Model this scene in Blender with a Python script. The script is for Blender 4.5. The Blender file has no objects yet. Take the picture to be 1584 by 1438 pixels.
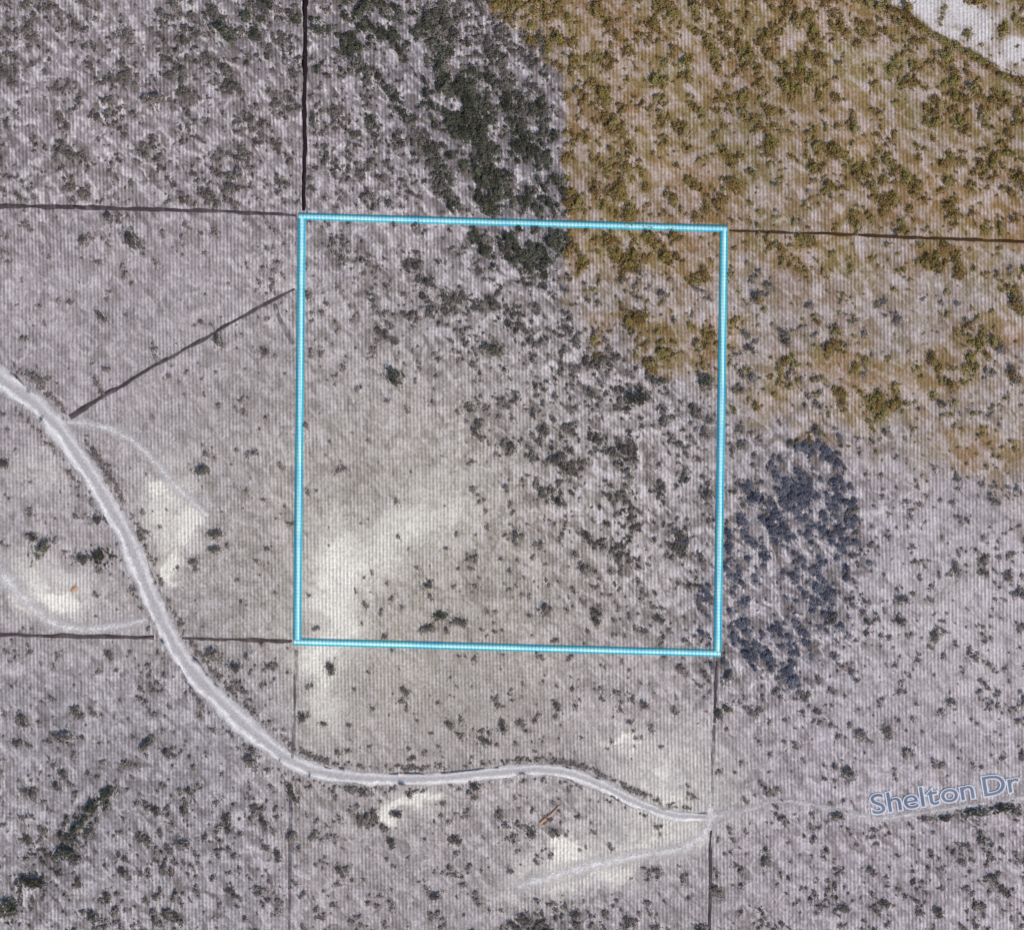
import bpy, math, random
import numpy as np

# ------------------------------------------------------------------ scale
# a flat tract of scrubland seen from straight above; plan units are mapped
# to metres (0.15 m per unit) with the origin in the middle of the tract
S = 0.15
CX, CY = 792.0, 719.0
def W(px, py):
    return (px - CX) * S, (CY - py) * S

sc = bpy.context.scene
col = sc.collection

# ------------------------------------------------------------------ camera
H = 420.0
cam = bpy.data.cameras.new('camera')
cam.sensor_fit = 'HORIZONTAL'
cam.sensor_width = 36.0
cam.lens = 36.0 * H / (1584 * S)
cam.clip_start = 1.0
cam.clip_end = 20000.0
cam_o = bpy.data.objects.new('camera', cam)
cam_o.location = (0, 0, H)
col.objects.link(cam_o)
sc.camera = cam_o

# ------------------------------------------------------------------ sky, sun, exposure
SUN_ELEV = math.radians(47)
SUN_AZ = math.radians(140)          # compass bearing, clockwise from +Y (north, up in the picture)
world = bpy.data.worlds.new('World')
sc.world = world
world.use_nodes = True
wn = world.node_tree
bg = wn.nodes['Background']
sky = wn.nodes.new('ShaderNodeTexSky')
sky.sky_type = 'NISHITA'
sky.sun_disc = False
sky.sun_elevation = SUN_ELEV
sky.sun_rotation = SUN_AZ
wn.links.new(sky.outputs[0], bg.inputs[0])
bg.inputs[1].default_value = 0.12
sun = bpy.data.lights.new('sun', 'SUN')
sun.energy = 2.6
sun.angle = math.radians(2.0)
sun.color = (1.0, 0.955, 0.90)
sun_o = bpy.data.objects.new('sun', sun)
sun_o.rotation_euler = (math.pi / 2 - SUN_ELEV, 0, -SUN_AZ + math.pi)
sun_o.location = (60, -60, 90)
col.objects.link(sun_o)
vs = sc.view_settings
vs.view_transform = 'Standard'
vs.look = 'None'
vs.gamma = 1.0
vs.exposure = 0.18
vs.use_curve_mapping = False

rng = np.random.default_rng(11)
random.seed(11)

# ------------------------------------------------------------------ plan noise helpers
_lat = np.random.default_rng(5).random((256, 256))
def vnoise(x, y, seed=0):
    x = np.asarray(x, float) + seed * 17.37
    y = np.asarray(y, float) + seed * 9.71
    xi = np.floor(x).astype(int); yi = np.floor(y).astype(int)
    fx = x - xi; fy = y - yi
    fx = fx * fx * (3 - 2 * fx); fy = fy * fy * (3 - 2 * fy)
    def L(a, b): return _lat[a & 255, b & 255]
    return (L(xi, yi) * (1 - fx) + L(xi + 1, yi) * fx) * (1 - fy) + \
           (L(xi, yi + 1) * (1 - fx) + L(xi + 1, yi + 1) * fx) * fy
def fbm(x, y, seed=0, o=3):
    v = 0; a = 0.5; t = 0
    for k in range(o):
        v = v + a * vnoise(x * 2 ** k, y * 2 ** k, seed + k * 3); t += a; a *= 0.5
    return v / t
def ss(a, b, x):
    t = np.clip((np.asarray(x, float) - a) / (b - a), 0, 1)
    return t * t * (3 - 2 * t)
def blob(x, y, cx, cy, sx, sy, deg=0):
    a = math.radians(deg); c, s = math.cos(a), math.sin(a)
    dx, dy = x - cx, y - cy
    u = (dx * c + dy * s) / sx; v = (-dx * s + dy * c) / sy
    return np.exp(-(u * u + v * v))
def height(X, Y):
    return 1.1 * (fbm(np.asarray(X) / 55.0 + 40, np.asarray(Y) / 55.0 + 40, 2, 2) - 0.5) \
         + 0.16 * (vnoise(np.asarray(X) / 7.0 + 90, np.asarray(Y) / 7.0 + 90, 7) - 0.5)

# ------------------------------------------------------------------ what grows where (plan coordinates)
def brown_mask(x, y):
    """dry ochre grass and brush of the upper right, with a straight mown edge on its upper left"""
    n = fbm(x / 36, y / 36, 31) - 0.5
    bx = np.interp(y, [0, 30, 110, 440, 480, 560, 610, 680, 740, 800, 900],
                   [735, 800, 873, 875, 900, 990, 1110, 1200, 1290, 1380, 1480])
    soft = np.interp(y, [-50, 60, 120, 400, 470, 600, 800], [45, 40, 6, 6, 45, 95, 130])
    m = ss(-1, 1, ((x - bx) + n * soft * 3.0) / soft)
    low = ss(810, 640, y + n * 190 + 0.10 * (1450 - np.clip(x, 1100, 1600)))
    patch = 0.62 + 0.75 * ss(0.34, 0.62, fbm(x / 75, y / 60, 33, 2))
    fade = np.interp(y, [0, 330, 480, 620, 760], [1.0, 0.95, 0.66, 0.62, 0.58])
    patch = 1 + (patch - 1) * ss(150, 480, y)
    return np.clip(m * low * fade * patch, 0, 1)
def thicket_mask(x, y):
    return np.clip(1.25 * blob(x, y, 1230, 885, 105, 150, 8) + 0.75 * blob(x, y, 1255, 730, 60, 70)
                   + 0.8 * blob(x, y, 1130, 930, 55, 110) + 0.5 * blob(x, y, 1180, 1010, 90, 50), 0, 1)
def pale_mask(x, y):
    """bare bleached ground: broad soft sweeps and small sharp-edged scrapes"""
    x, y = x + (fbm(x / 45, y / 45, 47) - 0.5) * 60, y + (fbm(x / 45, y / 45, 48) - 0.5) * 60
    n = fbm(x / 26, y / 26, 44); nf = fbm(x / 8, y / 8, 46)
    p = (1.0 * blob(x, y, 515, 885, 42, 64) + 0.85 * blob(x, y, 600, 838, 95, 40, -25) + 0.85 * blob(x, y, 517, 965, 38, 64)
         + 0.8 * blob(x, y, 500, 1060, 40, 75) + 0.35 * blob(x, y, 680, 780, 70, 45, -30)
         + 0.75 * blob(x, y, 258, 805, 52, 80) + 0.75 * blob(x, y, 75, 910, 85, 55, 30) + 0.4 * blob(x, y, 45, 740, 50, 40)
         + 0.55 * blob(x, y, 640, 1245, 80, 24, -17) + 0.85 * blob(x, y, 900, 1335, 120, 46, -20)
         + 0.5 * blob(x, y, 1040, 1290, 70, 36, -20) + 0.45 * blob(x, y, 950, 1140, 50, 16)
         + 0.6 * blob(x, y, 1040, 1185, 80, 60) + 0.35 * blob(x, y, 1000, 1245, 120, 40) + 0.2 * blob(x, y, 1470, 960, 160, 200))
    soft = p * (0.45 + 0.95 * n + 0.6 * (nf - 0.5))
    q = (1.0 * blob(x, y, 246, 768, 24, 18) + 1.1 * blob(x, y, 262, 872, 15, 26) + 0.9 * blob(x, y, 285, 815, 24, 20) + 0.7 * blob(x, y, 308, 800, 12, 26, -30)
         + 0.8 * blob(x, y, 100, 925, 34, 26, 30) + 0.8 * blob(x, y, 40, 925, 60, 14, 45) + 1.0 * blob(x, y, 640, 1242, 58, 11, -17) + 0.8 * blob(x, y, 600, 1275, 26, 11)
         + 0.95 * blob(x, y, 868, 1322, 26, 30, -25) + 0.7 * blob(x, y, 960, 1138, 30, 8) + 0.7 * blob(x, y, 1078, 1290, 18, 24))
    sharp = ss(0.28, 0.58, q * 1.0 + (nf - 0.5) * 0.75) * ss(0.12, 0.3, q)
    return np.clip(np.maximum(soft, sharp), 0, 1)
def wash_mask(x, y):
    yc = 40 + (x - 1490) * 0.60
    n = fbm(x / 30, y / 30, 61)
    return ss(52, 28, np.abs(y - yc + (n - 0.5) * 46)) * ss(1330, 1375, x) * (0.55 + 0.45 * ss(0.3, 0.55, n))
def dark_mask(x, y):
    """ground under close scrub, littered with dead wood and leaf"""
    return np.clip(0.85 * blob(x, y, 830, 330, 70, 100) * (x < 878) + 0.25 * blob(x, y, 800, 190, 80, 150) * (x < 880)
                   + 0.78 * blob(x, y, 690, 180, 260, 95, 50) + 0.4 * blob(x, y, 560, 40, 90, 60) + 0.45 * blob(x, y, 350, 40, 120, 70)
                   + 0.5 * blob(x, y, 860, 1440, 90, 40) + 0.75 * blob(x, y, 95, 1320, 110, 20, -52)
                   + 0.3 * blob(x, y, 870, 1290, 40, 60) + 0.78 * thicket_mask(x, y), 0, 1)
def density(x, y):
    b = brown_mask(x, y)
    d = 0.10 + 0 * x
    d = d + 0.60 * ss(430, 250, y) * ss(880, 860, x) * (0.75 + 0.5 * ss(380, 560, x))
    d = d + 0.85 * dark_mask(x, y)
    d = d + (0.44 - 0.12 * ss(300, 500, y)) * b
    d = d + 0.50 * blob(x, y, 930, 640, 170, 190) + 0.35 * blob(x, y, 760, 470, 130, 100) + 0.3 * blob(x, y, 1000, 850, 130, 170)
    d = d + 0.30 * blob(x, y, 560, 450, 150, 120)
    d = d + 0.17 * ss(960, 1080, y) * ss(480, 380, x) + 0.1 * ss(1180, 1260, y) + 0.12 * ss(1130, 1180, x) * ss(700, 800, y)
    d = d * (1 - 0.85 * pale_mask(x, y)) * (1 - 0.9 * wash_mask(x, y))
    d = d * (1 - 0.6 * blob(x, y, 260, 640, 190, 150)) * (1 - 0.55 * blob(x, y, 600, 720, 130, 150))
    return np.clip(d, 0.02, 1.0)

# ------------------------------------------------------------------ material helpers
def new_mat(name):
    m = bpy.data.materials.new(name)
    m.use_nodes = True
    nt = m.node_tree
    b = nt.nodes['Principled BSDF']
    b.inputs['Roughness'].default_value = 0.95
    b.inputs['Specular IOR Level'].default_value = 0.15
    return m, nt, b
def nd(nt, t, **kw):
    n = nt.nodes.new(t)
    for k, v in kw.items():
        setattr(n, k, v)
    return n
def math_n(nt, op, a, b=None, clamp=False):
    n = nd(nt, 'ShaderNodeMath', operation=op, use_clamp=clamp)
    for i, v in enumerate((a, b)):
        if v is None: continue
        if isinstance(v, (int, float)): n.inputs[i].default_value = v
        else: nt.links.new(v, n.inputs[i])
    return n.outputs[0]
def mix_c(nt, fac, a, b, mode='MIX'):
    n = nd(nt, 'ShaderNodeMix', data_type='RGBA', blend_type=mode)
    for key, v in ((0, fac), (6, a), (7, b)):
        if isinstance(v, (int, float)): n.inputs[key].default_value = v
        elif isinstance(v, tuple): n.inputs[key].default_value = v if len(v) == 4 else (*v, 1)
        else: nt.links.new(v, n.inputs[key])
    return n.outputs[2]
def noise_n(nt, vec, scale, detail=3, rough=0.55):
    n = nd(nt, 'ShaderNodeTexNoise')
    n.inputs['Scale'].default_value = scale
    n.inputs['Detail'].default_value = detail
    n.inputs['Roughness'].default_value = rough
    nt.links.new(vec, n.inputs['Vector'])
    return n
def ramp_n(nt, v, stops):
    n = nd(nt, 'ShaderNodeValToRGB')
    e = n.color_ramp.elements
    while len(e) < len(stops): e.new(0.5)
    for el, (p, c) in zip(e, stops):
        el.position = p
        el.color = (c, c, c, 1) if isinstance(c, (int, float)) else (*c, 1)
    nt.links.new(v, n.inputs[0])
    return n.outputs[0]

ROW = 5.6 * S                     # spacing of the screen pixel-grid rows, metres
def pixel_rows(nt, pos):
    """waves echoing the screen pixel grid, added to colour and bump: north-south rows everywhere, crossed where the mask is high"""
    sep = nd(nt, 'ShaderNodeSeparateXYZ'); nt.links.new(pos, sep.inputs[0])
    wob = noise_n(nt, pos, 0.02, 2).outputs[0]
    x = math_n(nt, 'ADD', sep.outputs[0], math_n(nt, 'MULTIPLY', sep.outputs[1], 0.012))
    x = math_n(nt, 'ADD', x, math_n(nt, 'MULTIPLY', wob, 1.2))
    sx = math_n(nt, 'SINE', math_n(nt, 'MULTIPLY', x, 2 * math.pi / ROW))
    y = math_n(nt, 'ADD', sep.outputs[1], math_n(nt, 'MULTIPLY', sep.outputs[0], 0.03))
    sy = math_n(nt, 'SINE', math_n(nt, 'MULTIPLY', y, 2 * math.pi / ROW))
    return sx, sy

# ------------------------------------------------------------------ ground
def axis(lo, hi, step):
    core = np.arange(lo, hi + step * 0.5, step)
    out = []; v = hi; s = step
    while v < 6000:
        s *= 1.35; v += s; out.append(v)
    neg = []; v = lo; s = step
    while v > -6000:
        s *= 1.35; v -= s; neg.append(v)
    return np.array(neg[::-1] + list(core) + out)

def grid_mesh(name, xs, ys):
    X, Y = np.meshgrid(xs, ys)
    Z = height(X, Y)
    nx, ny = len(xs), len(ys)
    co = np.stack([X, Y, Z], -1).reshape(-1, 3)
    i = np.arange(nx * ny).reshape(ny, nx)
    f = np.stack([i[:-1, :-1], i[:-1, 1:], i[1:, 1:], i[1:, :-1]], -1).reshape(-1, 4)
    return raw_mesh(name, co, f), X.ravel(), Y.ravel()

def raw_mesh(name, co, quads, smooth=True):
    me = bpy.data.meshes.new(name)
    co = np.asarray(co, np.float32); quads = np.asarray(quads, np.int32)
    k = quads.shape[1]
    me.vertices.add(len(co)); me.vertices.foreach_set('co', co.ravel())
    me.loops.add(quads.size); me.loops.foreach_set('vertex_index', quads.ravel())
    me.polygons.add(len(quads))
    me.polygons.foreach_set('loop_start', np.arange(0, quads.size, k, dtype=np.int32))
    me.polygons.foreach_set('use_smooth', np.full(len(quads), smooth))
    me.update(calc_edges=True)
    return me

def link(name, me, mat=None, parent=None):
    o = bpy.data.objects.new(name, me)
    col.objects.link(o)
    if mat is not None and me is not None:
        me.materials.clear(); me.materials.append(mat)
    if parent is not None: o.parent = parent
    return o
def tag(o, label=None, cat=None, group=None, kind=None):
    if label: o['label'] = label
    if cat: o['category'] = cat
    if group: o['group'] = group
    if kind: o['kind'] = kind
    return o

gm, gx, gy = grid_mesh('ground', axis(-132, 132, 0.55), axis(-122, 122, 0.55))
px, py = gx / S + CX, CY - gy / S
lerp = lambda a, b, t: a + (np.array(b) - a) * t[:, None]
soil = np.tile(np.array([0.412, 0.354, 0.346]), (len(px), 1))
soil = lerp(soil, (0.490, 0.432, 0.352), blob(px, py, 640, 880, 350, 350))
soil = lerp(soil, (0.345, 0.288, 0.288), 0.9 * ss(460, 200, py) * ss(900, 860, px))  # darker upper-left soil; the dimmer picture corner is painted in here too
soil = lerp(soil, (0.455, 0.390, 0.398), 0.9 * ss(1130, 1250, px) * ss(640, 820, py))
soil = lerp(soil, (0.375, 0.336, 0.338), 0.8 * ss(980, 1100, py) * ss(480, 380, px))
bm_ = brown_mask(px, py)
soil = lerp(soil, (0.450, 0.345, 0.290), bm_)
soil = lerp(soil, (0.200, 0.180, 0.200), 0.6 * dark_mask(px, py) * (1 - bm_))
soil = lerp(soil, (0.82, 0.755, 0.645), pale_mask(px, py))
soil = lerp(soil, (0.70, 0.64, 0.61), wash_mask(px, py))
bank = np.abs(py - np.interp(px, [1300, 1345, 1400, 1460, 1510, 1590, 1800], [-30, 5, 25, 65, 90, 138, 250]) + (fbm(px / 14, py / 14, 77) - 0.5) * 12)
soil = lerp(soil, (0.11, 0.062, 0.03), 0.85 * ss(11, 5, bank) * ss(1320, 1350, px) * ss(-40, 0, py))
a = gm.color_attributes.new('soil', 'FLOAT_COLOR', 'POINT')
a.data.foreach_set('color', np.concatenate([soil, np.ones((len(px), 1))], 1).astype(np.float32).ravel())
wm_ = wash_mask(px, py)
cover = np.stack([bm_ * (1 - 0.9 * wm_), density(px, py), ss(1150, 650, px) * ss(380, 640, py), np.clip(0.50 + 0.85 * density(px, py) - 0.2 * blob(px, py, 620, 1080, 300, 120), 0, 1) * (1 - 0.7 * pale_mask(px, py)) * (1 - 0.7 * wm_)], 1)
a = gm.color_attributes.new('cover', 'FLOAT_COLOR', 'POINT')
a.data.foreach_set('color', cover.astype(np.float32).ravel())

def ground_material():
    m, nt, b = new_mat('dry_ground')
    geo = nd(nt, 'ShaderNodeNewGeometry'); pos = geo.outputs['Position']
    soil = nd(nt, 'ShaderNodeAttribute', attribute_name='soil').outputs[0]
    cov = nd(nt, 'ShaderNodeAttribute', attribute_name='cover')
    sp = nd(nt, 'ShaderNodeSeparateColor'); nt.links.new(cov.outputs[0], sp.inputs[0])
    brown, dens, cross = sp.outputs[0], sp.outputs[1], sp.outputs[2]
    mot = cov.outputs['Alpha']
    # blotches stretched along the drainage direction (falls to the lower right)
    mp = nd(nt, 'ShaderNodeMapping', vector_type='TEXTURE'); nt.links.new(pos, mp.inputs[0])
    mp.inputs['Rotation'].default_value = (0, 0, math.radians(-57))
    mp.inputs['Scale'].default_value = (1.5, 0.95, 1.0)
    n1_ = noise_n(nt, mp.outputs[0], 0.27, 3, 0.55); n1_.inputs['Distortion'].default_value = 0.7; n1 = n1_.outputs[0]
    n2 = noise_n(nt, pos, 1.6, 4, 0.65).outputs[0]
    n3 = noise_n(nt, pos, 0.045, 3).outputs[0]
    n4 = noise_n(nt, pos, 0.06, 3).outputs[0]
    n5_ = noise_n(nt, mp.outputs[0], 0.50, 4, 0.62); n5_.inputs['Distortion'].default_value = 0.8; n5 = n5_.outputs[0]
    c = soil
    # ochre, olive and rusty dry grass in patches
    g1 = ramp_n(nt, n1, [(0.36, 0.0), (0.55, 1.0)])
    gfac = math_n(nt, 'MULTIPLY', g1, math_n(nt, 'MULTIPLY', brown, 0.9))
    gr = nd(nt, 'ShaderNodeValToRGB'); el = gr.color_ramp.elements; el.new(0.5)
    for e_, p_, c_ in zip(el, (0.36, 0.5, 0.62), ((0.300, 0.165, 0.065), (0.280, 0.182, 0.060), (0.240, 0.200, 0.062))):
        e_.position = p_; e_.color = (*c_, 1)
    nt.links.new(n4, gr.inputs[0])
    c = mix_c(nt, gfac, c, gr.outputs[0])
    # litter, low dead stems and lichen crust, closer where scrub stands
    l1 = ramp_n(nt, n1, [(0.46, 0.0), (0.62, 1.0)])
    l2 = ramp_n(nt, n5, [(0.48, 0.0), (0.64, 1.0)])
    lit = math_n(nt, 'ADD', math_n(nt, 'MULTIPLY', l1, 0.5), math_n(nt, 'MULTIPLY', l2, 0.62), True)
    lfac = math_n(nt, 'MULTIPLY', lit, math_n(nt, 'MULTIPLY', mot, 0.95))
    litc = mix_c(nt, n4, (0.120, 0.098, 0.086), (0.165, 0.132, 0.108))
    litc = mix_c(nt, brown, litc, (0.235, 0.145, 0.060))
    c = mix_c(nt, lfac, c, litc)
    # bleached dust between the plants
    dfac = math_n(nt, 'MULTIPLY', ramp_n(nt, n5, [(0.36, 1.0), (0.50, 0.0)]), math_n(nt, 'MULTIPLY', math_n(nt, 'MULTIPLY', mot, 0.92), math_n(nt, 'SUBTRACT', 1.0, math_n(nt, 'MULTIPLY', brown, 0.45))))
    c = mix_c(nt, dfac, c, mix_c(nt, brown, (0.640, 0.570, 0.545), (0.560, 0.455, 0.410)))
    # stones and crust
    c = mix_c(nt, 1.0, c, ramp_n(nt, n2, [(0.25, 0.70), (0.5, 1.0), (0.75, 1.30)]), 'MULTIPLY')
    c = mix_c(nt, 1.0, c, ramp_n(nt, n3, [(0.3, 0.88), (0.7, 1.12)]), 'MULTIPLY')
    # screen pixel grid painted in as paler and darker rows
    sx, sy = pixel_rows(nt, pos)
    brk = ramp_n(nt, noise_n(nt, pos, 0.13, 3).outputs[0], [(0.32, 0.35), (0.62, 1.0)])
    sx = math_n(nt, 'MULTIPLY', sx, brk)
    sy = math_n(nt, 'MULTIPLY', sy, brk)
    rowf = math_n(nt, 'ADD', math_n(nt, 'MULTIPLY', sx, 0.5), 0.5)
    rowf = math_n(nt, 'MULTIPLY', rowf, math_n(nt, 'SUBTRACT', 1.0, math_n(nt, 'MULTIPLY', cross, 0.25)))
    colf = math_n(nt, 'MULTIPLY', math_n(nt, 'ADD', math_n(nt, 'MULTIPLY', sy, 0.5), 0.5), cross)
    c = mix_c(nt, 1.0, c, ramp_n(nt, rowf, [(0.0, 0.76), (1.0, 1.22)]), 'MULTIPLY')
    c = mix_c(nt, 1.0, c, ramp_n(nt, colf, [(0.0, 0.985), (1.0, 1.05)]), 'MULTIPLY')
    nt.links.new(c, b.inputs['Base Color'])
    # relief: rows added for the screen pixel grid, clods and gravel
    hgt = math_n(nt, 'ADD', math_n(nt, 'MULTIPLY', sx, 0.055),
                 math_n(nt, 'MULTIPLY', math_n(nt, 'MULTIPLY', sy, cross), 0.010))
    hgt = math_n(nt, 'ADD', hgt, math_n(nt, 'MULTIPLY', n2, 0.25))
    bp = nd(nt, 'ShaderNodeBump'); bp.inputs['Strength'].default_value = 1.0; bp.inputs['Distance'].default_value = 1.0
    nt.links.new(hgt, bp.inputs['Height']); nt.links.new(bp.outputs[0], b.inputs['Normal'])
    return m
ground = tag(link('ground', gm, ground_material()), kind='structure')

# ------------------------------------------------------------------ roads and tracks
def smooth_path(pts, step=4.0):
    """Catmull-Rom through plan points (x, y, width), resampled every `step` plan units"""
    P = np.array(pts, float)
    P = np.vstack([2 * P[0] - P[1], P, 2 * P[-1] - P[-2]])
    out = []
    for i in range(1, len(P) - 2):
        p0, p1, p2, p3 = P[i - 1], P[i], P[i + 1], P[i + 2]
        n = max(2, int(np.hypot(*(p2 - p1)[:2]) / step))
        t = np.linspace(0, 1, n, endpoint=False)[:, None]
        out.append(0.5 * ((2 * p1) + (-p0 + p2) * t + (2 * p0 - 5 * p1 + 4 * p2 - p3) * t ** 2
                          + (-p0 + 3 * p1 - 3 * p2 + p3) * t ** 3))
    out.append(P[-2][None])
    return np.vstack(out)

def ribbon(name, pts, lift, profile, step=4.0, jitter=0.0, seed=0):
    """draped strip; profile = list of (across -1..1, extra height in m)"""
    C = smooth_path(pts, step)
    X, Y = W(C[:, 0], C[:, 1])
    tx, ty = np.gradient(X), np.gradient(Y)
    l = np.hypot(tx, ty); nxv, nyv = ty / l, -tx / l        # right-hand side of travel
    s = np.concatenate([[0], np.cumsum(np.hypot(np.diff(X), np.diff(Y)))])
    hw = C[:, 2] * S * 0.5
    co = []; ac = []
    for (u, dz) in profile:
        j = jitter * (fbm(s / 3.5, s * 0 + u * 5, 80 + seed) - 0.5) * hw * abs(u) * 2
        x = X + nxv * (hw * u + j * np.sign(u)); y = Y + nyv * (hw * u + j * np.sign(u))
        co.append(np.stack([x, y, height(x, y) + lift + dz], 1)); ac.append(np.stack([np.full(len(s), u), s], 1))
    k, n = len(profile), len(s)
    co = np.concatenate(co); ac = np.concatenate(ac)
    i = np.arange(k * n).reshape(k, n)
    f = np.stack([i[:-1, :-1], i[1:, :-1], i[1:, 1:], i[:-1, 1:]], -1).reshape(-1, 4)
    me = raw_mesh(name, co, f)
    at = me.attributes.new('lane', 'FLOAT_VECTOR', 'POINT')
    at.data.foreach_set('vector', np.concatenate([ac, np.zeros((len(ac), 1))], 1).astype(np.float32).ravel())
    return me

def road_material(name, base, rut, ruts, rutw, edge=0.35, fade=0.0, sharp=1.0):
    m, nt, b = new_mat(name)
    at = nd(nt, 'ShaderNodeAttribute', attribute_name='lane')
    sp = nd(nt, 'ShaderNodeSeparateXYZ'); nt.links.new(at.outputs['Vector'], sp.inputs[0])
    u = sp.outputs[0]
    pos = nd(nt, 'ShaderNodeNewGeometry').outputs['Position']
    n1 = noise_n(nt, pos, 0.5, 4, 0.6).outputs[0]
    n2 = noise_n(nt, pos, 2.2, 4, 0.65).outputs[0]
    c = base
    tot = None
    for r, amp in ruts:
        d = math_n(nt, 'ABSOLUTE', math_n(nt, 'SUBTRACT', math_n(nt, 'ADD', u, math_n(nt, 'MULTIPLY', math_n(nt, 'SUBTRACT', n1, 0.5), 0.35)), r))
        g = math_n(nt, 'MULTIPLY', math_n(nt, 'SUBTRACT', 1.0, math_n(nt, 'DIVIDE', d, rutw), True), amp)
        g = math_n(nt, 'MULTIPLY', g, ramp_n(nt, n1, [(0.30, 0.55), (0.62, 1.15)]))
        tot = g if tot is None else math_n(nt, 'ADD', tot, g, True)
    if tot is not None:
        c = mix_c(nt, tot, base, rut)
    c = mix_c(nt, 1.0, c, ramp_n(nt, n2, [(0.25, 0.70), (0.75, 1.25)]), 'MULTIPLY') if tot is not None else \
        mix_c(nt, 1.0, base, ramp_n(nt, n2, [(0.25, 0.78), (0.75, 1.2)]), 'MULTIPLY')
    nt.links.new(c, b.inputs['Base Color'])
    # ragged worn edge where the dust thins out over the soil
    au = math_n(nt, 'ABSOLUTE', u)
    e = math_n(nt, 'DIVIDE', math_n(nt, 'SUBTRACT', 1.0, au), edge)
    e = math_n(nt, 'ADD', e, math_n(nt, 'MULTIPLY', math_n(nt, 'SUBTRACT', n2, 0.5), 1.3))
    if fade: e = math_n(nt, 'SUBTRACT', e, math_n(nt, 'MULTIPLY', ramp_n(nt, n1, [(0.35, 1.0), (0.62, 0.0)]), fade))
    e = math_n(nt, 'SUBTRACT', math_n(nt, 'MULTIPLY', e, sharp), (sharp - 1) * 0.5, True)
    nt.links.new(e, b.inputs['Alpha'])
    bp = nd(nt, 'ShaderNodeBump'); bp.inputs['Strength'].default_value = 0.7; bp.inputs['Distance'].default_value = 0.25
    nt.links.new(n2, bp.inputs['Height']); nt.links.new(bp.outputs[0], b.inputs['Normal'])
    return m

ROAD = [(-120, 470, 44), (-60, 535, 44), (0, 586, 44), (45, 618, 43), (88, 660, 41), (128, 716, 40), (165, 775, 38), (198, 838, 37),
        (224, 900, 37), (250, 960, 38), (284, 1020, 40), (326, 1070, 41), (374, 1117, 41), (420, 1155, 39), (470, 1186, 36),
        (530, 1200, 33), (600, 1204, 31), (680, 1203, 29), (760, 1195, 28), (830, 1190, 28), (880, 1196, 28), (930, 1215, 27),
        (980, 1239, 26), (1030, 1258, 24), (1070, 1263, 22), (1112, 1264, 20)]
ROAD = [(x, y, w * (1.0 if x < 420 else 0.86)) for x, y, w in ROAD]
road_prof = [(-1, 0.0), (-0.85, 0.03), (-0.7, 0.04), (-0.42, 0.02), (0, 0.05), (0.48, 0.02), (0.72, 0.04), (0.88, 0.03), (1, 0.0)]
mat_road = road_material('road_dust', (0.47, 0.43, 0.412), (0.86, 0.81, 0.765), [(0.48, 1.0), (-0.42, 0.6)], 0.30, 0.34, 0.0, 2.4)
tag(link('dirt_road', ribbon('dirt_road', ROAD, 0.02, road_prof, 3, 0.55, 1), mat_road), kind='structure')
flat = [(-1, -0.01), (-0.6, 0.02), (0, 0.03), (0.6, 0.02), (1, -0.01)]
mat_trk = road_material('track_dust', (0.58, 0.53, 0.505), (0.74, 0.69, 0.65), [(0.0, 0.9)], 0.7, 1.0, 0.3)
mat_trk2 = road_material('track_dust_pale', (0.60, 0.55, 0.52), (0.76, 0.705, 0.66), [(0.0, 0.9)], 0.7, 1.0, 0.3)
mat_trk3 = road_material('track_dust_faint', (0.54, 0.495, 0.475), (0.64, 0.59, 0.565), [(0.0, 0.9)], 0.7, 1.0, 0.5)
TRACKS = [
    ([(104, 652, 12), (135, 656, 14), (170, 664, 15), (208, 684, 15), (240, 715, 14), (268, 748, 14), (300, 778, 14), (322, 798, 12)], mat_trk),
    ([(-90, 800, 26), (-30, 858, 28), (15, 902, 26), (50, 940, 24), (85, 965, 20), (130, 974, 18), (185, 968, 15), (228, 958, 12)], mat_trk),
    ([(1101, 1225, 8), (1099, 1250, 15), (1097, 1275, 20), (1078, 1300, 20), (1040, 1316, 18), (985, 1324, 18), (920, 1338, 22), (860, 1354, 22), (800, 1372, 16)], mat_trk2),
    ([(1105, 1262, 16), (1150, 1254, 12), (1200, 1240, 10), (1250, 1243, 10), (1300, 1255, 10), (1360, 1265, 10), (1420, 1258, 10), (1500, 1246, 10), (1600, 1232, 10), (1720, 1215, 10)], mat_trk3),
]
TRACKS = [([(x, y, w * 1.9) for x, y, w in p], m_) for p, m_ in TRACKS]
for i, (pts, mt) in enumerate(TRACKS):
    tag(link('dirt_track', ribbon('dirt_track', pts, 0.045 + 0.006 * i, flat, 3, 0.4, 5 + i), mt), kind='structure')

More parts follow.
